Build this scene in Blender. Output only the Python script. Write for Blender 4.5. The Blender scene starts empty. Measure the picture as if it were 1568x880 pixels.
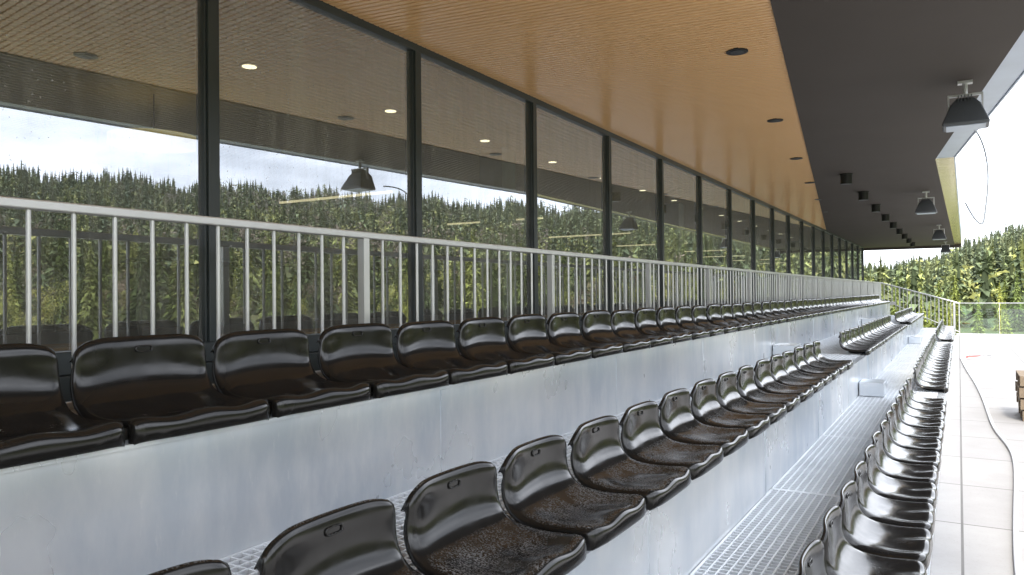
import bpy, math, random
import numpy as np
from mathutils import Matrix, Vector
random.seed(7); rng=np.random.default_rng(7)
S=bpy.context.scene; C=S.collection
S.view_settings.view_transform='Standard'; S.view_settings.look='None'; S.view_settings.exposure=0
# ------------------------------------------------------------ helpers
def link(o,parent=None):
    C.objects.link(o)
    if parent: o.parent=parent
    return o
def empty(name):
    e=bpy.data.objects.new(name,None); e.empty_display_size=.1; return link(e)
def meshobj(name,v,f,mat=None,parent=None,smooth=False):
    m=bpy.data.meshes.new(name); m.from_pydata([tuple(map(float,p)) for p in v],[],[tuple(q) for q in f]); m.update()
    if mat: m.materials.append(mat)
    if smooth:
        m.polygons.foreach_set('use_smooth',[True]*len(m.polygons))
    return link(bpy.data.objects.new(name,m),parent)
class B:
    def __init__(s): s.v=[]; s.f=[]
    def box(s,x0,x1,y0,y1,z0,z1):
        n=len(s.v)
        s.v+=[(x0,y0,z0),(x1,y0,z0),(x1,y1,z0),(x0,y1,z0),(x0,y0,z1),(x1,y0,z1),(x1,y1,z1),(x0,y1,z1)]
        s.f+=[(n,n+3,n+2,n+1),(n+4,n+5,n+6,n+7),(n,n+1,n+5,n+4),(n+1,n+2,n+6,n+5),(n+2,n+3,n+7,n+6),(n+3,n,n+4,n+7)]
    def prism(s,poly,z0,z1):
        n=len(s.v);k=len(poly)
        s.v+=[(p[0],p[1],z0) for p in poly]+[(p[0],p[1],z1) for p in poly]
        s.f.append(tuple(range(n+k-1,n-1,-1))); s.f.append(tuple(range(n+k,n+2*k)))
        for i in range(k):
            j=(i+1)%k; s.f.append((n+i,n+j,n+k+j,n+k+i))
    def cyl(s,p0,p1,r0,r1=None,k=12,cap=True):
        r1=r0 if r1 is None else r1
        p0=Vector(p0);p1=Vector(p1);d=(p1-p0).normalized()
        a=d.orthogonal().normalized();b=d.cross(a);n=len(s.v)
        for p,r in((p0,r0),(p1,r1)):
            for i in range(k):
                t=2*math.pi*i/k; s.v.append(tuple(p+a*math.cos(t)*r+b*math.sin(t)*r))
        for i in range(k):
            j=(i+1)%k; s.f.append((n+i,n+j,n+k+j,n+k+i))
        if cap: s.f.append(tuple(range(n+k-1,n-1,-1))); s.f.append(tuple(range(n+k,n+2*k)))
    def obj(s,name,mat,parent=None,smooth=False,bevel=0):
        o=meshobj(name,s.v,s.f,mat,parent,smooth)
        if bevel:
            m=o.modifiers.new('b','BEVEL');m.width=bevel;m.segments=2;m.limit_method='ANGLE'
        return o
def curve(name,pts,r,mat,parent=None):
    c=bpy.data.curves.new(name,'CURVE');c.dimensions='3D';c.bevel_depth=r;c.bevel_resolution=3;c.resolution_u=8
    sp=c.splines.new('NURBS');sp.points.add(len(pts)-1);sp.order_u=4;sp.use_endpoint_u=True
    for i,p in enumerate(pts): sp.points[i].co=(*p,1)
    c.materials.append(mat)
    return link(bpy.data.objects.new(name,c),parent)
# ------------------------------------------------------------ materials
class N:
    def __init__(s,name):
        s.m=bpy.data.materials.new(name);s.m.use_nodes=True;s.t=s.m.node_tree;s.n=s.t.nodes
        s.p=s.n['Principled BSDF'];s.out=s.n['Material Output']
    def a(s,typ,**kw):
        x=s.n.new(typ)
        for k,v in kw.items():
            if k in x.inputs: x.inputs[k].default_value=v
            else: setattr(x,k,v)
        return x
    def l(s,a,b): s.t.links.new(a,b)
    def obj(s,scale=(1,1,1)):
        tc=s.a('ShaderNodeTexCoord');mp=s.a('ShaderNodeMapping');mp.inputs['Scale'].default_value=scale
        s.l(tc.outputs['Object'],mp.inputs['Vector']);return mp.outputs[0]
    def noise(s,vec,scale,detail=4,rough=.6):
        x=s.a('ShaderNodeTexNoise');x.inputs['Scale'].default_value=scale;x.inputs['Detail'].default_value=detail;x.inputs['Roughness'].default_value=rough
        s.l(vec,x.inputs['Vector']);return x.outputs['Fac']
    def ramp(s,fac,stops):
        x=s.a('ShaderNodeValToRGB');e=x.color_ramp.elements
        while len(e)<len(stops): e.new(.5)
        for i,(p,c) in enumerate(stops):
            e[i].position=p;e[i].color=(c,c,c,1) if not isinstance(c,tuple) else (*c,1)
        s.l(fac,x.inputs[0]);return x.outputs[0]
    def mix(s,f,a,b,bt='MIX'):
        x=s.a('ShaderNodeMix',data_type='RGBA',blend_type=bt)
        for i,v in((0,f),(6,a),(7,b)):
            if isinstance(v,(int,float)): x.inputs[i].default_value=v
            elif isinstance(v,tuple): x.inputs[i].default_value=(*v,1)
            else: s.l(v,x.inputs[i])
        return x.outputs[2]
    def bump(s,h,st,dist=.01):
        x=s.a('ShaderNodeBump');x.inputs['Strength'].default_value=st;x.inputs['Distance'].default_value=dist
        s.l(h,x.inputs['Height']);s.l(x.outputs[0],s.p.inputs['Normal'])
    def set(s,**kw):
        for k,v in kw.items():
            i=s.p.inputs[k.replace('_',' ')]
            if isinstance(v,tuple): i.default_value=(*v,1)
            elif isinstance(v,(int,float)): i.default_value=v
            else: s.l(v,i)
        return s
def simple(name,col,rough=.5,metal=0.,var=.15,scale=8,bump=0.):
    n=N(name);v=n.obj();f=n.noise(v,scale,2)
    c=n.mix(f,tuple(x*(1-var) for x in col),tuple(min(1,x*(1+var)) for x in col))
    n.set(Base_Color=c,Roughness=rough,Metallic=metal)
    if bump: n.bump(f,bump)
    return n.m
def galv():
    n=N('galvanised_steel')
    v=n.obj();big=n.noise(v,.8,2,.5);mid=n.noise(n.obj((1,1.3,1)),2.0,4,.5)
    vs=n.obj((1,3.2,1.2));streak=n.noise(vs,1.8,5,.6)
    vt=n.obj((1,13,3.2));fine=n.noise(vt,2.6,7,.75)
    c=n.mix(n.ramp(big,[(.38,0.),(.62,1.)]),(.52,.57,.63),(.82,.83,.83))
    c=n.mix(n.ramp(mid,[(.36,0.),(.68,.65)]),c,(.54,.60,.66))
    c=n.mix(n.ramp(streak,[(.44,0.),(.78,.7)]),c,(.88,.88,.87))
    c=n.mix(n.ramp(fine,[(.60,0.),(.74,.45)]),c,(.95,.95,.93))
    r=n.ramp(mid,[(.35,.26),(.7,.38)])
    n.set(Base_Color=c,Roughness=r,Metallic=.55);n.bump(big,.12,.04);return n.m
GALV=galv()
GRATE=simple('galvanised_grating',(.82,.85,.88),.4,.3,.12,3)
RAILM=simple('railing_aluminium',(.58,.58,.57),.34,.5,.08,6)
FRAME=simple('window_frame_anthracite',(.028,.036,.036),.42,.0,.2,5)
SOFFD=simple('soffit_dark_panel',(.066,.053,.044),.8,.0,.12,1.5)
BACKD=simple('ceiling_backing',(.34,.19,.085),.8,0,.1)
CONC=simple('concrete_kerb',(.22,.21,.2),.85,0,.25,6,.3)
DARK=simple('understructure_dark',(.05,.052,.055),.8)
FOUND=simple('foundation_slab',(.06,.06,.06),.9)
ALU=simple('fascia_light_metal',(.42,.48,.56),.3,.5,.15,3)
GOLD=simple('fascia_gold_reflection',(.75,.52,.26),.15,.85,.5,5,.2)  # golden reflection along the far fascia strip, put into its base colour
LAMPM=simple('floodlight_housing',(.10,.105,.11),.45,.5,.1)
BLK=simple('black_fitting',(.012,.012,.012),.4)
def slatmat():
    n=N('ceiling_slat_orange');v=n.obj((1,1,1));f=n.noise(v,1.2,2)
    n.set(Base_Color=n.mix(f,(.90,.545,.25),(.95,.60,.29)),Roughness=.27);return n.m
SLAT=slatmat()
SLATIN=simple('interior_ceiling_slat',(.84,.72,.50),.5,0,.1,2)
def tiles():
    n=N('paving_tiles');v=n.obj()
    br=n.a('ShaderNodeTexBrick');br.offset=0;br.inputs['Scale'].default_value=1;br.inputs['Brick Width'].default_value=1.2;br.inputs['Row Height'].default_value=1.2
    br.inputs['Mortar Size'].default_value=.008;br.inputs['Color1'].default_value=(.30,.29,.285,1);br.inputs['Color2'].default_value=(.34,.33,.32,1);br.inputs['Mortar'].default_value=(.11,.105,.10,1)
    n.l(v,br.inputs['Vector']);f=n.noise(v,1.6,8,.7);g=n.noise(v,60,3,.6)
    c=n.mix(n.ramp(f,[(.3,.6),(.62,1.)]),(.22,.21,.20),br.outputs[0]);c=n.mix(n.ramp(g,[(.6,0.),(.7,.3)]),c,(.17,.15,.13))
    n.set(Base_Color=c,Roughness=.8);n.bump(g,.2,.003);return n.m
TILE=tiles()
def seatmat(name,grit):
    n=N(name);v=n.obj();oi=n.a('ShaderNodeObjectInfo')
    ad=n.a('ShaderNodeVectorMath',operation='ADD');sc=n.a('ShaderNodeVectorMath',operation='SCALE');sc.inputs['Scale'].default_value=31
    cb=n.a('ShaderNodeCombineXYZ')
    for i in range(3): n.l(oi.outputs['Random'],cb.inputs[i])
    n.l(cb.outputs[0],sc.inputs[0]);n.l(v,ad.inputs[0]);n.l(sc.outputs[0],ad.inputs[1]);vv=ad.outputs[0]
    g=n.a('ShaderNodeNewGeometry');sx=n.a('ShaderNodeSeparateXYZ');n.l(g.outputs['Normal'],sx.inputs[0])
    up=n.ramp(sx.outputs['Z'],[(.80,0.),(.97,1.)])
    s1=n.noise(vv,165,3,.7);s2=n.noise(vv,9,3,.6)
    k=n.ramp(s1,[(.525-.03*grit,0.),(.585,1.)]);k2=n.ramp(s2,[(.36,0.12),(.60,1.)])
    m=n.a('ShaderNodeMath',operation='MULTIPLY');n.l(up,m.inputs[0]);n.l(k,m.inputs[1])
    m2=n.a('ShaderNodeMath',operation='MULTIPLY');n.l(m.outputs[0],m2.inputs[0]);n.l(k2,m2.inputs[1])
    m3=n.a('ShaderNodeMath',operation='MULTIPLY');n.l(m2.outputs[0],m3.inputs[0]);m3.inputs[1].default_value=grit
    c=n.mix(m3.outputs[0],(.0125,.0118,.011),(.18,.18,.178))
    dust=n.ramp(s2,[(.4,.13),(.72,.25)])
    rr=n.mix(m3.outputs[0],dust,(.7,.7,.7))
    n.set(Base_Color=c,Roughness=rr);n.p.inputs['IOR'].default_value=1.42
    n.bump(s2,.04,.01);return n.m
SEAT=seatmat('seat_black_plastic',.12);SEATG=seatmat('seat_black_plastic_gritty',1.)
def emis(name,col,st,base=(.8,.8,.8)):
    n=N(name);n.set(Base_Color=base,Emission_Color=col,Emission_Strength=st);return n.m
LED=emis('led_warm',(1,.85,.55),1.0)
def glassmat():
    n=N('window_glass');n.n.remove(n.p)
    tr=n.a('ShaderNodeBsdfTransparent');tr.inputs[0].default_value=(.76,.79,.70,1)
    gl=n.a('ShaderNodeBsdfGlossy');gl.inputs['Roughness'].default_value=.0;gl.inputs['Color'].default_value=(.90,.94,1.,1)
    fr=n.a('ShaderNodeFresnel');fr.inputs['IOR'].default_value=1.9
    ma=n.a('ShaderNodeMath',operation='MULTIPLY_ADD');n.l(fr.outputs[0],ma.inputs[0]);ma.inputs[1].default_value=.75;ma.inputs[2].default_value=.27;ma.use_clamp=True
    mx=n.a('ShaderNodeMixShader');n.l(ma.outputs[0],mx.inputs[0]);n.l(tr.outputs[0],mx.inputs[1]);n.l(gl.outputs[0],mx.inputs[2])
    v=n.obj();vo=n.a('ShaderNodeTexVoronoi');vo.inputs['Scale'].default_value=42;n.l(v,vo.inputs['Vector'])
    d=n.ramp(vo.outputs['Distance'],[(.10,1.),(.2,0.)])
    pres=n.ramp(n.noise(v,1.5,3,.6),[(.38,0.),(.58,.75)])
    rnd=n.a('ShaderNodeSeparateColor');n.l(vo.outputs['Color'],rnd.inputs[0]);rp=n.ramp(rnd.outputs[0],[(.4,0.),(.5,1.)])
    a=n.a('ShaderNodeMath',operation='MULTIPLY');n.l(d,a.inputs[0]);n.l(pres,a.inputs[1])
    a2=n.a('ShaderNodeMath',operation='MULTIPLY');n.l(a.outputs[0],a2.inputs[0]);n.l(rp,a2.inputs[1])
    film=n.ramp(n.noise(n.obj((1,5,.7)),2.5,5,.7),[(.42,.06),(.8,.21)])
    a3=n.a('ShaderNodeMath',operation='ADD');n.l(a2.outputs[0],a3.inputs[0]);n.l(film,a3.inputs[1])
    df=n.a('ShaderNodeBsdfDiffuse');df.inputs[0].default_value=(.72,.72,.64,1)
    m2=n.a('ShaderNodeMixShader');n.l(a3.outputs[0],m2.inputs[0]);n.l(mx.outputs[0],m2.inputs[1]);n.l(df.outputs[0],m2.inputs[2])
    bp=n.a('ShaderNodeBump');bp.inputs['Strength'].default_value=.04;bp.inputs['Distance'].default_value=.02;n.l(n.noise(v,.9,1,.4),bp.inputs['Height']);n.l(bp.outputs[0],gl.inputs['Normal'])
    n.l(m2.outputs[0],n.out.inputs[0]);return n.m
GLASS=glassmat()
def balmat():
    n=N('balustrade_glass');n.n.remove(n.p)
    tr=n.a('ShaderNodeBsdfTransparent');tr.inputs[0].default_value=(.80,.90,.84,1);gl=n.a('ShaderNodeBsdfGlossy');gl.inputs['Roughness'].default_value=.02
    mx=n.a('ShaderNodeMixShader');mx.inputs[0].default_value=.12;n.l(tr.outputs[0],mx.inputs[1]);n.l(gl.outputs[0],mx.inputs[2]);n.l(mx.outputs[0],n.out.inputs[0]);return n.m
BAL=balmat()
# ------------------------------------------------------------ stand
Y0,Y1=-4.,27.6
XF=[-1.92,-.972,-.13]; ZD=[1.2,.8,.4]
st=empty('grandstand')
mod=1.955;seam0=2.68-4*mod
pan=B();gap=B()
for i in range(3):
    x=XF[i]-.03;z1=ZD[i]-.012;z0=ZD[i+1] if i<2 else 0
    y=seam0
    while y<Y1:
        pan.box(x-.02,x,y+.003,min(y+mod,Y1)-.003,z0-.03 if i<2 else .004,z1)
        gap.box(x,x+.004,y-.022,y+.022,(z0+.0 if i<2 else .004),z1-.004)
        y+=mod
    gap.box(x-.06,x+.012,Y0,Y1,z1,z1+.012)
pan.obj('riser_panel',GALV,st);gap.obj('panel_joint_strip',GALV,st)
dk=B();dk.box(-3.0,XF[0]-.09,Y0,Y1+3.4,1.1,1.198)
dk.obj('upper_deck',CONC,st)
un=B()
for i in range(2):
    un.box(XF[i]-.2,XF[i]-.05,Y0,Y1-.02,ZD[i+1]-.7,ZD[i]-.1)
un.box(-3,XF[0]-.2,Y0,Y1,.02,1.09)
un.obj('understructure',DARK,st)
# gratings
gr=B();fr=B()
for i in (1,2):
    xa=XF[i-1]-.026;xb=XF[i]-.095;z=ZD[i]
    k=int((xb-xa)/.042)
    for j in range(k+1):
        x=xa+.004+j*(xb-xa-.012)/k;gr.box(x,x+.007,Y0,Y1,z-.03,z-.001)
    y=Y0
    while y<Y1: gr.box(xa,xb,y,y+.007,z-.026,z-.002);y+=.042
    y=seam0+.1
    while y<Y1: fr.box(xa,xb,y,y+.026,z-.03,z+.001);y+=mod
    fr.box(xb-.012,xb,Y0,Y1,z-.03,z+.001);fr.box(xa-.0,xa+.010,Y0,Y1,z-.03,z+.001)
gr.obj('grating_bars',GRATE,st);fr.obj('grating_frame',GRATE,st)
# aisle steps
AIS=[(9.0,10.05),(18.7,19.9)]
sp=B()
for a,b in AIS:
    for i in (0,1,):
        x=XF[i]-.026;sp.box(x+.006,x+.26,a+.4,b-.25,ZD[i+1]+.004,ZD[i+1]+.16)
sp.obj('aisle_step',GALV,st,bevel=.004)
# ------------------------------------------------------------ seat
def seat_mesh(mat):
    prof=[(-.354,.247),(-.361,.268),(-.349,.276),(-.338,.257),(-.3345,.21),(-.330,.160),(-.312,.112),(-.272,.078),(-.215,.061),(-.15,.054),(-.095,.055),(-.045,.062),(-.014,.066),(.003,.058),(.009,.04),(.006,.002)]
    nv=17;v=[];f=[]
    P=[Vector((p[0],0,p[1])) for p in prof];n=len(P)
    for i,p in enumerate(P):
        t=(P[min(i+1,n-1)]-P[max(i-1,0)]).normalized()
        nor=Vector((t.z,0,-t.x)) # points back / down
        if i<=2: nor=Vector((-1,0,-.1)).normalized()
        if i>=13: nor=Vector((-.5,0,-.4)).normalized()
        back=max(0,min(1,(p.z-.07)/.18)) if i<8 else 0
        hw=.234-.014*back
        for j in range(nv):
            w=-1+2*j/(nv-1)
            q=Vector(p);e=abs(w)
            y=hw*w
            if i<8:
                q.x+=.034*(e**2.5)*back+.0
                q.z-=.062*(e**9)*(max(0,(p.z-.17)/.1) if p.z>.17 else 0)
                if i in(4,5,6): q.x-=.004*(1-e)
            else:
                s=max(0,1-abs(p.x+.15)/.16)
                q.z+=.016*(e**3)*s-.010*(1-e*e)*s
                if i>=10: q.z+=.006*math.cos(w*math.pi*2.)*(1 if i<14 else .0);q.x+= -.022*e**6
            if e>.97:
                q=q+nor*.034;y=hw*w*1.012
            elif e>.85: y=hw*(.985 if w>0 else -.985)
            v.append((q.x,y,q.z))
    for i in range(n-1):
        for j in range(nv-1):
            a=i*nv+j;f.append((a,a+1,a+nv+1,a+nv))
    k=len(f)
    b=B();b.box(-.27,-.03,-.15,-.12,.0,.05);b.box(-.27,-.03,.12,.15,.0,.05)
    R=16
    bv=[]
    for a in range(R):
        t=2*math.pi*a/R
        ct,sn=math.cos(t),math.sin(t)
        ct=math.copysign(abs(ct)**.5,ct);sn=math.copysign(abs(sn)**.5,sn)
        for (s,o) in((1.,0),(1.15,.0030),(1.3,0)):
            yy=.024*ct*s;zz=.232+.008*sn*s
            bv.append((-.3352+ .074*(zz-.232)*-1+o+.001,yy,zz))
    off=len(v);v+=b.v;f+=[tuple(q+off for q in g) for g in b.f]
    off=len(v);v+=bv
    for a in range(R):
        c=(a+1)%R
        for s in range(2): f.append((off+a*3+s,off+c*3+s,off+c*3+s+1,off+a*3+s+1))
    m=bpy.data.meshes.new('stadium_seat');m.from_pydata(v,[],f);m.materials.append(mat);m.update()
    m.polygons.foreach_set('use_smooth',[i<k or i>=k+12 for i in range(len(f))])
    return m
def finalize(m):
    o=bpy.data.objects.new('tmp',m);C.objects.link(o)
    so=o.modifiers.new('s','SOLIDIFY');so.thickness=.005;so.offset=0
    su=o.modifiers.new('u','SUBSURF');su.levels=1
    dg=bpy.context.evaluated_depsgraph_get();m2=bpy.data.meshes.new_from_object(o.evaluated_get(dg));bpy.data.objects.remove(o)
    m2.name='stadium_seat';return m2
SM=finalize(seat_mesh(SEAT));SG=finalize(seat_mesh(SEATG))
def row(i,y,pitch,m,gaps,yend):
    while y<yend:
        if not any(a-.1<y<b+.1 for a,b in gaps):
            o=bpy.data.objects.new('stadium_seat',m);link(o);o.location=(XF[i]+random.uniform(-.004,.004),y+random.uniform(-.006,.006),ZD[i]+.001)
            o.rotation_euler=(0,random.uniform(-.012,.012),random.uniform(-.02,.02))
        y+=pitch
row(0,1.47-5*.5,.5,SM,[],27.4)
row(1,2.36-7*.51,.51,SG,AIS,27.4)
row(2,3.36-9*.5,.5,SM,AIS,27.4)
# ------------------------------------------------------------ railing
XR=-2.5;ZT=1.91
rl=B();rl.box(XR-.022,XR+.022,-4,31,ZT-.032,ZT);rl.box(XR-.012,XR+.012,-4,31,1.235,1.26)
bars=B()
rp=empty('aluminium_railing')
p0=(3.67-.511*2.5)/.859
k=-4
while p0+k*1.96<31:
    yy=p0+k*1.96;bars.box(XR-.02,XR+.02,yy-.02,yy+.02,1.2,ZT-.032)
    for j in range(1,14):
        yb=yy+j*.14
        if yb<31: bars.cyl((XR,yb,1.255),(XR,yb,ZT-.031),.0078,k=8,cap=False)
    k+=1
rl.obj('handrail',RAILM,rp,bevel=.005);bars.obj('balusters',RAILM,rp)
# end railing descending
er=empty('end_railing');e=B()
def zt(x): return 1.91+(x-XR)*(1.14-1.91)/(2.5)
e.cyl((XR,31,1.9),(0,31,1.14),.025,k=8);e.cyl((XR,31,1.3),(0,31,.12),.015,k=8)
for j in range(21):
    x=XR+j*.125;r=.012 if j%5 else .022;e.cyl((x,31,1.24+(x-XR)*(-1.15/2.5)-.1),(x,31,zt(x)),r,k=6)
for j in range(18):
    y=27.8+j*.19;e.cyl((-.15,y,0),(-.15,y,1.14),.01 if j%6 else .022,k=6)
e.cyl((-.15,27.8,1.14),(-.15,31,1.14),.022,k=8)
e.obj('rails',RAILM,er)
# far glass balustrade
gb=empty('glass_balustrade');g=B();g2=B()
for j in range(6):
    g.box(.04+j*1.2,1.2+j*1.2-.03,31.0,31.012,.08,1.12);g2.box(j*1.2-.008,j*1.2+.008,30.97,31.04,0,1.13)
g2.box(-.1,7.3,30.98,31.03,1.13,1.155);g2.box(-.1,7.3,30.96,31.05,0,.07)
g.obj('glass',BAL,gb);g2.obj('frame',RAILM,gb)
# ------------------------------------------------------------ facade
XW=-3.0;ZS=3.22
gf=empty('glazed_facade')
fb=B();k=-4;ms=[]
while 2.30+k*1.55<30.6: ms.append(2.30+k*1.55);k+=1
for m in ms: 
    fb.box(XW-.07,XW+.022,m-.030,m+.030,1.39,ZS-.05);fb.box(XW-.05,XW+.008,m-.042,m-.030,1.39,ZS-.05);fb.box(XW-.05,XW+.008,m+.030,m+.042,1.39,ZS-.05)
fb.box(XW-.09,XW+.016,-4,30.4,1.30,1.39);fb.box(XW-.09,XW+.016,-4,30.4,ZS-.05,ZS+.01)
fb.box(XW-.09,XW+.06,-4,30.4,1.19,1.298)
fb.obj('frame',FRAME,gf,bevel=.003)
gp=B()
for a,b in zip(ms[:-1],ms[1:]): 
    t=random.uniform(-.002,.002);n=len(gp.v);gp.v+=[(XW-.015+t,a,1.385),(XW-.015-t,b,1.385),(XW-.015-t,b,ZS-.045),(XW-.015+t,a,ZS-.045)];gp.f.append((n,n+1,n+2,n+3))
gp.obj('panes',GLASS,gf)
# interior
it=empty('building_interior')
WALLI=simple('interior_wall',(.13,.125,.10),.8);FLI=simple('interior_floor',(.24,.2,.16),.4);WOOD=simple('interior_wood',(.5,.27,.1),.5);COLM=simple('column_plaster',(.5,.52,.44),.7)
b=B();b.box(-9.2,-9,-5,31,1.1,3.5);b.box(-9,XW-.1,-5.2,-5,1.1,3.5);b.obj('walls',WALLI,it)
b=B();b.box(-9,XW-.1,30.2,30.4,1.1,3.24);b.obj('end_wall',WALLI,it)
b=B();b.box(-9,XW-.1,-5,30.2,1.1,1.2);b.obj('floor',FLI,it)
b=B();b.box(-9,XW-.1,-5,30.2,3.29,3.4);b.obj('ceiling_back',BACKD,it)
b=B();x=XW-.14
while x>-9: b.box(x-.05,x,-5,30.2,3.25,3.28);x-=.075
b.obj('ceiling_slats',SLATIN,it)
b=B();b.box(XW-.4,XW-.1,-5,30.2,1.36,1.40);b.obj('window_board',WOOD,it)
b=B()
for j in range(6): b.box(-4.7,-4.4,7.2+j*6.2-6.2*2,7.5+j*6.2-6.2*2,1.2,3.29)
b.obj('columns',COLM,it)
b=B()
for j in range(8):
    y=5.7+j*3.1;b.box(-6.3,-4.75,y-.015,y+.015,2.60,2.62)
b.obj('linear_lamps',LED,it)
b=B();bb=B()
for j in range(18):
    y=3.64+(j-3)*1.55;b.cyl((-4.33,y,3.235),(-4.33,y,3.245),.05,k=20);bb.cyl((-4.33,y,3.238),(-4.33,y,3.249),.07,k=20)
b.obj('downlights',emis('led_down',(1,.9,.65),3),it);bb.obj('downlight_rings',RAILM,it)
b=B();b.cyl((-5.6,3.75,2.83),(-5.6,3.75,2.90),.34,.34,k=40);b.obj('yellow_lamp_shade',emis('lamp_yellow',(1,.72,.12),.3,(.5,.35,.04)),it)
b=B();b.cyl((-5.6,3.75,2.90),(-5.6,3.75,3.25),.004,k=6);b.obj('lamp_cord',BLK,it)
b=B()
for j in range(8):
    y=1.5+j*3.4;b.box(-6.6,-5.8,y-.8,y+.8,1.92,1.95)
    for sx in(-6.5,-5.9):
        for sy in(-.7,.7): b.cyl((sx,y+sy,1.2),(sx,y+sy,1.92),.02,k=6)
b.obj('tables',DARK,it)
# ------------------------------------------------------------ roof and ceiling
rf=empty('stand_roof')
sk=.1223
def xb(y): return -.88-(y-4.48)*sk
def xe(y): return .354-(y-5.72)*.12 if y<10.6 else -.232+(y-10.6)*.006
poly=[(xe(-6),-6),(xe(10.6),10.6),(xe(31),31),(XW-.05,31),(XW-.05,21.8),(xb(-6),-6)]
b=B();b.prism(poly,ZS-.012,ZS+.1);b.obj('dark_soffit',SOFFD,rf)
b=B();b.prism([(xb(-6)+.05,-6),(XW-.2,-6),(XW-.2,22.5)],ZS+.035,ZS+.09);b.obj('ceiling_backing',BACKD,rf)
sl=B();dx,dy=-math.sin(math.atan(sk)),math.cos(math.atan(sk))
px,py=-dy,dx
pitch=.046;w=.034
s=-11.
while s<18.5:
    q=[]
    for o in (0,w):
        cx,cy=-.88+dx*(s+o),4.48+dy*(s+o)
        t=(XW+.012-cx)/px
        q.append(((cx,cy),(cx+px*t,cy+py*t)))
    if q[1][0][0]-(XW+.012)>.01:
        sl.prism([q[0][0],q[1][0],q[1][1],q[0][1]][::1],ZS-.004,ZS+.022)
    s+=pitch
sl.obj('ceiling_slats',SLAT,rf)
b=B();b.prism([(xe(-6),-6),(xe(-6)+.2,-6),(xe(10.6)+.2,10.6),(xe(10.6),10.6)],ZS+.0,ZS+.03);b.obj('fascia_near',ALU,rf)
b=B();b.prism([(xe(10.6),10.603),(xe(10.6)+.2,10.603),(xe(31)+.2,31),(xe(31),31)],ZS+.0,ZS+.03);b.obj('fascia_far',GOLD,rf)
b=B();b.prism([(xe(-6)+.2,-6),(xe(10.6)+.2,10.6),(xe(31)+.2,31.1),(-10,31.1),(-10,-6)],ZS+.2,ZS+.55);b.obj('roof_body',SOFFD,rf)
b=B();b.prism([(xe(-6)+.2,-6),(xe(-6)+.215,-6),(xe(10.6)+.215,10.6),(xe(31)+.215,31.1),(xe(31)+.2,31.1),(xe(10.6)+.2,10.6)],ZS-.01,ZS+.56);b.obj('fascia_face',ALU,rf)
b=B();b.box(-10,xe(31)+.2,31,31.12,ZS-.1,ZS+.2);b.obj('end_downstand',SOFFD,rf)
for j in range(-2,6):
    y=5.1+j*2.245;x=-1.26-(y-5.1)*.0925
    d=empty('recessed_downlight');b=B();b.cyl((x,y,ZS-.010),(x,y,ZS+.02),.072,k=24)
    b.obj('housing',BLK,d);b=B();b.cyl((x,y,ZS-.013),(x,y,ZS-.0105),.045,k=20);b.obj('lens',LAMPM,d)
for j in range(9):
    y=11.2+j*2.15;b=B();b.cyl((-1.31,y,ZS-.15),(-1.31,y,ZS-.012),.075,k=20);b.cyl((-1.31,y,ZS-.03),(-1.31,y,ZS-.0125),.085,k=20)
    b.obj('ceiling_cylinder_light',BLK)
def flood(x,y):
    p=empty('floodlight');z=ZS-.012
    b=B();b.box(x-.05,x+.05,y-.03,y+.03,z-.02,z);b.cyl((x,y,z-.02),(x,y,z-.10),.018,k=10)
    b.box(x-.115,x+.115,y-.015,y+.015,z-.115,z-.10)
    for sx in(-.118,.106): b.box(x+sx,x+sx+.012,y-.02,y+.02,z-.24,z-.10)
    b.obj('bracket',RAILM,p)
    V=[]
    def ring(cx,hx,hy,zz,sh): 
        V.extend([(cx-hx,y-hy+sh,zz),(cx+hx,y-hy+sh,zz),(cx+hx,y+hy+sh,zz),(cx-hx,y+hy+sh,zz)])
    ring(x,.055,.05,z-.13,.02);ring(x,.10,.09,z-.19,.01);ring(x,.155,.13,z-.34,-.03);ring(x,.155,.13,z-.36,-.03)
    F=[(0,1,2,3)]
    for r in range(3):
        for i in range(4):
            j=(i+1)%4;F.append((r*4+i,r*4+4+i,r*4+4+j,r*4+j))
    F.append((12,15,14,13))
    o=meshobj('housing',V,F,LAMPM,p);m=o.modifiers.new('b','BEVEL');m.width=.01;m.segments=2
    b=B()
    for i in range(5): b.box(x-.05+i*.022,x-.044+i*.022,y-.06,y+.08,z-.16,z-.115)
    b.obj('cooling_fins',LAMPM,p)
    b=B();b.box(x-.13,x+.13,y-.14,y+.08,z-.366,z-.361);b.obj('glass',ALU,p)
for (x,y) in((.06,6.75),(-.44,13.9),(-.4,21.2),(-.36,28.6)): flood(x,y)
CAB=simple('cable_white',(.7,.7,.72),.5);CABG=simple('cable_grey',(.3,.33,.36),.5);RED=simple('plug_red',(.6,.05,.03),.4)
curve('hanging_cable',[(.08,7.2,2.95),(.14,7.6,3.0),(.22,8,2.9),(.25,8,2.6),(.21,8,2.3),(.2,8,2.15),(.12,8,2.25),(.06,8,2.4)],.008,CABG)
curve('garden_hose',[(.25,3.4,.02),(.25,4.2,.02),(.256,5.12,.02),(.34,6.65,.02),(.45,8.5,.02),(.40,9.4,.02),(.31,10.2,.02),(.30,12.5,.02),(.218,15.5,.02),(.081,18,.02),(.02,20.5,.02)],.016,CAB)
ex=empty('extension_cord');curve('cord',[(.05,20,.015),(.2,20.6,.015),(.45,20.9,.015),(.8,21.3,.015),(.6,21.9,.015),(.2,21.6,.015)],.014,CAB,ex)
b=B();b.cyl((.15,20.5,.03),(.4,20.9,.03),.03,k=10);b.obj('plug',RED,ex)
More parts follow.
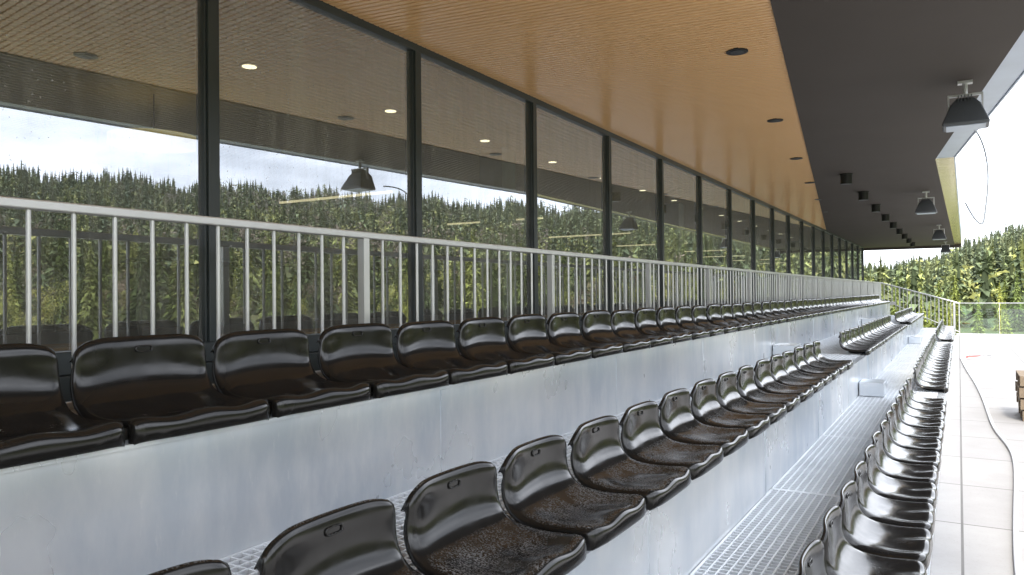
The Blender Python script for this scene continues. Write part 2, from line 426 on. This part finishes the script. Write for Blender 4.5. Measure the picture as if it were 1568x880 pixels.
# crumpled paper on the nearest visible seat of the top row
pv_=[];r_=random.Random(3)
for i in range(5):
    for j in range(4): pv_.append((-2.10+i*.014,.90+j*.018,1.264+.012*r_.random()+.002))
meshobj('crumpled_paper',pv_,[(i*4+j,i*4+4+j,i*4+5+j,i*4+1+j) for i in range(4) for j in range(3)],CAB)
PW=simple('pallet_wood',(.2,.15,.10),.85,0,.4,12,.3);ps=empty('pallet_stack');b=B()
for L in range(4):
    z=.0+L*.142
    ox=random.uniform(-.03,.03)
    for k in range(3): b.box(.64+ox,1.84+ox,11+k*.35,11.1+k*.35,z+.002,z+.022)
    for a in range(3):
        for k in range(3): b.box(.64+ox+a*.53,.78+ox+a*.53,11+k*.35,11.1+k*.35,z+.022,z+.10)
    for a in range(9): b.box(.64+ox+a*.134,.74+ox+a*.134,11,11.8,z+.10,z+.122)
b.obj('pallets',PW,ps)
# ------------------------------------------------------------ ground
pv=B();pv.box(XF[2]-.09,7.4,-12,31.06,-1.2,0);pv.obj('pavement',TILE)
b=B();b.box(-3,XF[2]-.1,-6,31.06,-1.2,.0);b.obj('foundation',FOUND)
AZ=[-180,-60,-20,-8,-5,-2.6,0,3.6,8,15,30,45,60,90,120,150,180]
EL=[1,1,.8,1.0,1.3,2.0,2.9,4.0,4.8,6.0,7.1,7.9,8.4,8.5,8,4,1]
RC=640.;RN=120.
def gz(r,az):
    e=np.interp(az,AZ,EL)+.22*np.sin(az*.9)+.12*np.sin(az*2.3+1)
    crest=np.tan(np.radians(e))*RC-10
    base=-7.5
    t=np.clip((r-RN)/(RC-RN),0,1);t=t**1.15
    z=base+(crest-base)*t
    z=np.where(r<RN,-1.5+(base+1.5)*np.clip((r-30)/60,0,1),z)
    return np.where(r>RC,crest-(r-RC)*.03,z)
rs=[0,8,16,30,45,60,75,90,105,120,140,160,190,220,260,300,350,400,460,520,580,610,640,700,800,1500,4000]
azs=np.arange(-180,180,3.)
v=[];f=[]
for r in rs:
    for a in azs:
        z=float(gz(np.array(float(r)),a))
        if r>1000: z=-30
        v.append((r*math.sin(math.radians(a)),r*math.cos(math.radians(a)),z))
n=len(azs)
for i in range(len(rs)-1):
    for j in range(n):
        k=(j+1)%n;f.append((i*n+j,i*n+k,(i+1)*n+k,(i+1)*n+j))
gm=N('grass_ground');vv=gm.obj();gm.set(Base_Color=gm.mix(gm.ramp(gm.noise(vv,.08,6,.7),[(.4,0.),(.6,1.)]),(.07,.10,.03),(.14,.14,.05)),Roughness=.95)
meshobj('ground',v,f,gm.m,smooth=True)
# ------------------------------------------------------------ forest
def conifer(nt,seed,near):
    r=np.random.default_rng(seed)
    Rm=.155*r.uniform(.75,1.15)
    h=.05+.95*(1-np.sqrt(r.random(nt)))
    nl=r.integers(19,28) if near else 9
    h=np.clip(np.round(h*nl)/nl+r.normal(0,.010,nt),.04,.985)
    lay=1+.28*np.sin(h*37+seed)*np.sin(h*91)
    R=Rm*(1-h)**.8*(.45+.6*r.random(nt))*lay;th=r.random(nt)*2*np.pi
    R=R*(1+.25*np.sin(th*3+seed+h*9)+.18*np.sin(th*7+h*20))
    c,s=np.cos(th),np.sin(th)
    L=(.014+.022*(1-h)) if near else (.045+.05*(1-h))
    L=L*r.uniform(.6,1.5,nt)
    W=L*(.5 if near else .55)
    cen=np.stack([R*c*.85,R*s*.85,h-.35*R],1)
    d=np.stack([c,s,-.6+.35*r.normal(0,1,nt)],1);t=np.stack([-s,c,r.normal(0,.4,nt)],1)
    a=cen-d*L[:,None]*.6+t*W[:,None];b=cen-d*L[:,None]*.6-t*W[:,None];e=cen+d*L[:,None]
    V=np.stack([a,b,e],1).reshape(-1,3)
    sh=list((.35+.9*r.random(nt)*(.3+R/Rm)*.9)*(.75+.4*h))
    core=[];K=6
    for (z0,z1,rr) in((.04,.5,.085),(.3,.75,.055),(.55,1.02,.03)):
        for i in range(K):
            a0,a1=2*math.pi*i/K,2*math.pi*(i+1)/K
            q0=rr*r.uniform(.8,1.2)*Rm/.155
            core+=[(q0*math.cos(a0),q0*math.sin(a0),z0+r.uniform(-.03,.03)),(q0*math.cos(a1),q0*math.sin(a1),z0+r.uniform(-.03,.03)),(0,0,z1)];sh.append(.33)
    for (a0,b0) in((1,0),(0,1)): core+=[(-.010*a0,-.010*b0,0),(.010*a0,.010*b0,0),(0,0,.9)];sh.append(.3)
    V=np.concatenate([V,np.array(core)]);return V,np.repeat(np.array(sh),3)
def decid(nt,seed,near):
    r=np.random.default_rng(seed)
    k=14;cc=np.stack([r.normal(0,.13,k),r.normal(0,.13,k),.55+r.normal(0,.18,k)],1);rad=.07+.08*r.random(k)
    i=r.integers(0,k,nt);d=r.normal(0,1,(nt,3));d/=np.linalg.norm(d,axis=1)[:,None]
    cen=cc[i]+d*(rad[i]*(.5+.6*r.random(nt)))[:,None]
    s=.010 if near else .042
    V=(cen[:,None,:]+r.normal(0,s,(nt,3,3))).reshape(-1,3)
    tr=np.array([[-.02,0,0],[.02,0,0],[0,0,.75],[0,-.02,0],[0,.02,0],[0,0,.7]]);V=np.concatenate([V,tr])
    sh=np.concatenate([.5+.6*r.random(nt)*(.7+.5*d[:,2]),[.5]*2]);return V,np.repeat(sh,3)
def build_forest(name,items,mat):
    Vs=[];Cs=[]
    for (V,sh),x,y,z,H,rot,col,wd in items:
        c,s=math.cos(rot),math.sin(rot)
        P=np.empty_like(V);P[:,0]=(V[:,0]*c-V[:,1]*s)*H*wd+x;P[:,1]=(V[:,0]*s+V[:,1]*c)*H*wd+y;P[:,2]=V[:,2]*H+z
        Vs.append(P);Cs.append(np.concatenate([np.outer(sh,col),np.ones((len(sh),1))],1))
    V=np.concatenate(Vs);Cc=np.concatenate(Cs);n=len(V);m=bpy.data.meshes.new(name)
    m.vertices.add(n);m.vertices.foreach_set('co',V.ravel());m.loops.add(n);m.loops.foreach_set('vertex_index',np.arange(n,dtype=np.int32))
    m.polygons.add(n//3);m.polygons.foreach_set('loop_start',np.arange(0,n,3,dtype=np.int32))
    at=m.color_attributes.new('tint','FLOAT_COLOR','POINT');at.data.foreach_set('color',Cc.astype(np.float32).ravel())
    m.materials.append(mat);m.update(calc_edges=True);return link(bpy.data.objects.new(name,m))
fm=N('foliage');at=fm.a('ShaderNodeAttribute');at.attribute_name='tint';fm.set(Base_Color=at.outputs['Color'],Roughness=.9);fm.p.inputs['Specular IOR Level'].default_value=.0
CN=[conifer(1500,i,True) for i in range(7)];DN=[decid(1200,20+i,True) for i in range(4)]
CF=[conifer(60,40+i,False) for i in range(7)];DF=[decid(60,50+i,False) for i in range(5)]
greens=[(.15,.19,.06),(.19,.23,.07),(.25,.275,.09),(.12,.155,.062)];yel=[(.44,.44,.11),(.48,.46,.14),(.38,.41,.11)];brn=[(.36,.27,.19),(.31,.235,.17)]
near=[];far=[]
for _ in range(320):
    az=random.uniform(-12,95);r=random.uniform(122,178);a=math.radians(az)
    x,y=r*math.sin(a),r*math.cos(a);z=float(gz(np.array(r),az))
    con=random.random()<(.70 if az>14 else .92)
    if con: T=random.choice(CN);col=random.choice(greens+yel[2:]);H=random.uniform(10,21);w=random.uniform(.75,1.15)
    else: T=random.choice(DN);col=random.choice(yel+brn);H=random.uniform(7,13);w=1
    sc=.55 if az<14 else .95
    if az<14 and con: col=random.choice([(.46,.48,.12),(.36,.41,.11),(.27,.32,.09),(.20,.25,.08)])
    near.append((T,x,y,z-.3,H*sc,random.random()*6.3,np.array(col)*random.uniform(.8,1.2),w))
for _ in range(11000):
    az=random.uniform(-14,100);r=math.sqrt(random.uniform(165**2,680**2));a=math.radians(az)
    x,y=r*math.sin(a),r*math.cos(a);z=float(gz(np.array(r),az))
    patch=math.sin(x*.018+1)*math.sin(y*.015+x*.006)
    q=random.random()
    if q<(.76-.3*patch if az>12 else .90): T=random.choice(CF);col=random.choice(greens+greens+[yel[2]]);H=random.uniform(7,17);w=random.uniform(.9,1.3)
    else: T=random.choice(DF);col=random.choice(brn if patch>.1 and az>12 and random.random()<.7 else yel);H=random.uniform(7,13);w=1.15
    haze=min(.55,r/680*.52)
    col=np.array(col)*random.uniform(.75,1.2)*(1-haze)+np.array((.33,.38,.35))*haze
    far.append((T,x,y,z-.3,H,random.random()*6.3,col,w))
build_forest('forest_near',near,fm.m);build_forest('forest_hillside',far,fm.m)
# ------------------------------------------------------------ light
w=bpy.data.worlds.new('World');S.world=w;w.use_nodes=True;nt=w.node_tree;bg=nt.nodes['Background']
SE,SA=50,160
sky=nt.nodes.new('ShaderNodeTexSky');sky.sky_type='NISHITA';sky.sun_disc=False;sky.sun_elevation=math.radians(SE);sky.sun_rotation=math.radians(SA);sky.dust_density=2.
tc=nt.nodes.new('ShaderNodeTexCoord');mp=nt.nodes.new('ShaderNodeMapping');mp.inputs['Scale'].default_value=(1,1,3.2)
no=nt.nodes.new('ShaderNodeTexNoise');no.inputs['Scale'].default_value=2.2;no.inputs['Detail'].default_value=7;no.inputs['Roughness'].default_value=.55
rp=nt.nodes.new('ShaderNodeValToRGB');rp.color_ramp.elements[0].position=.34;rp.color_ramp.elements[0].color=(.36,.36,.36,1);rp.color_ramp.elements[1].position=.60
mx=nt.nodes.new('ShaderNodeMix');mx.data_type='RGBA';mx.inputs[7].default_value=(30.5,31.8,34.5,1)
L=nt.links.new;L(tc.outputs['Generated'],mp.inputs[0]);L(mp.outputs[0],no.inputs[0]);L(no.outputs['Fac'],rp.inputs[0]);L(rp.outputs[0],mx.inputs[0])
L(sky.outputs[0],mx.inputs[6]);L(mx.outputs[2],bg.inputs[0])
bg.inputs[1].default_value=.15
sd=bpy.data.lights.new('sun','SUN');sd.energy=4.5;sd.angle=math.radians(8);sd.color=(1,.93,.82);so=link(bpy.data.objects.new('sun',sd))
a,e_=math.radians(SA),math.radians(SE);d=Vector((math.sin(a)*math.cos(e_),math.cos(a)*math.cos(e_),math.sin(e_)))
so.rotation_euler=d.to_track_quat('Z','Y').to_euler()
# ------------------------------------------------------------ camera
cd=bpy.data.cameras.new('camera');co=link(bpy.data.objects.new('camera',cd));cd.sensor_width=36;cd.lens=36*1150/1568;cd.clip_end=6000;cd.clip_start=.05
M=Matrix.Rotation(math.radians(30.75),4,'Z')@Matrix.Rotation(math.radians(90.5),4,'X')@Matrix.Rotation(math.radians(-.5),4,'Z')
co.matrix_world=Matrix.Translation((0,0,1.60))@M
S.camera=co
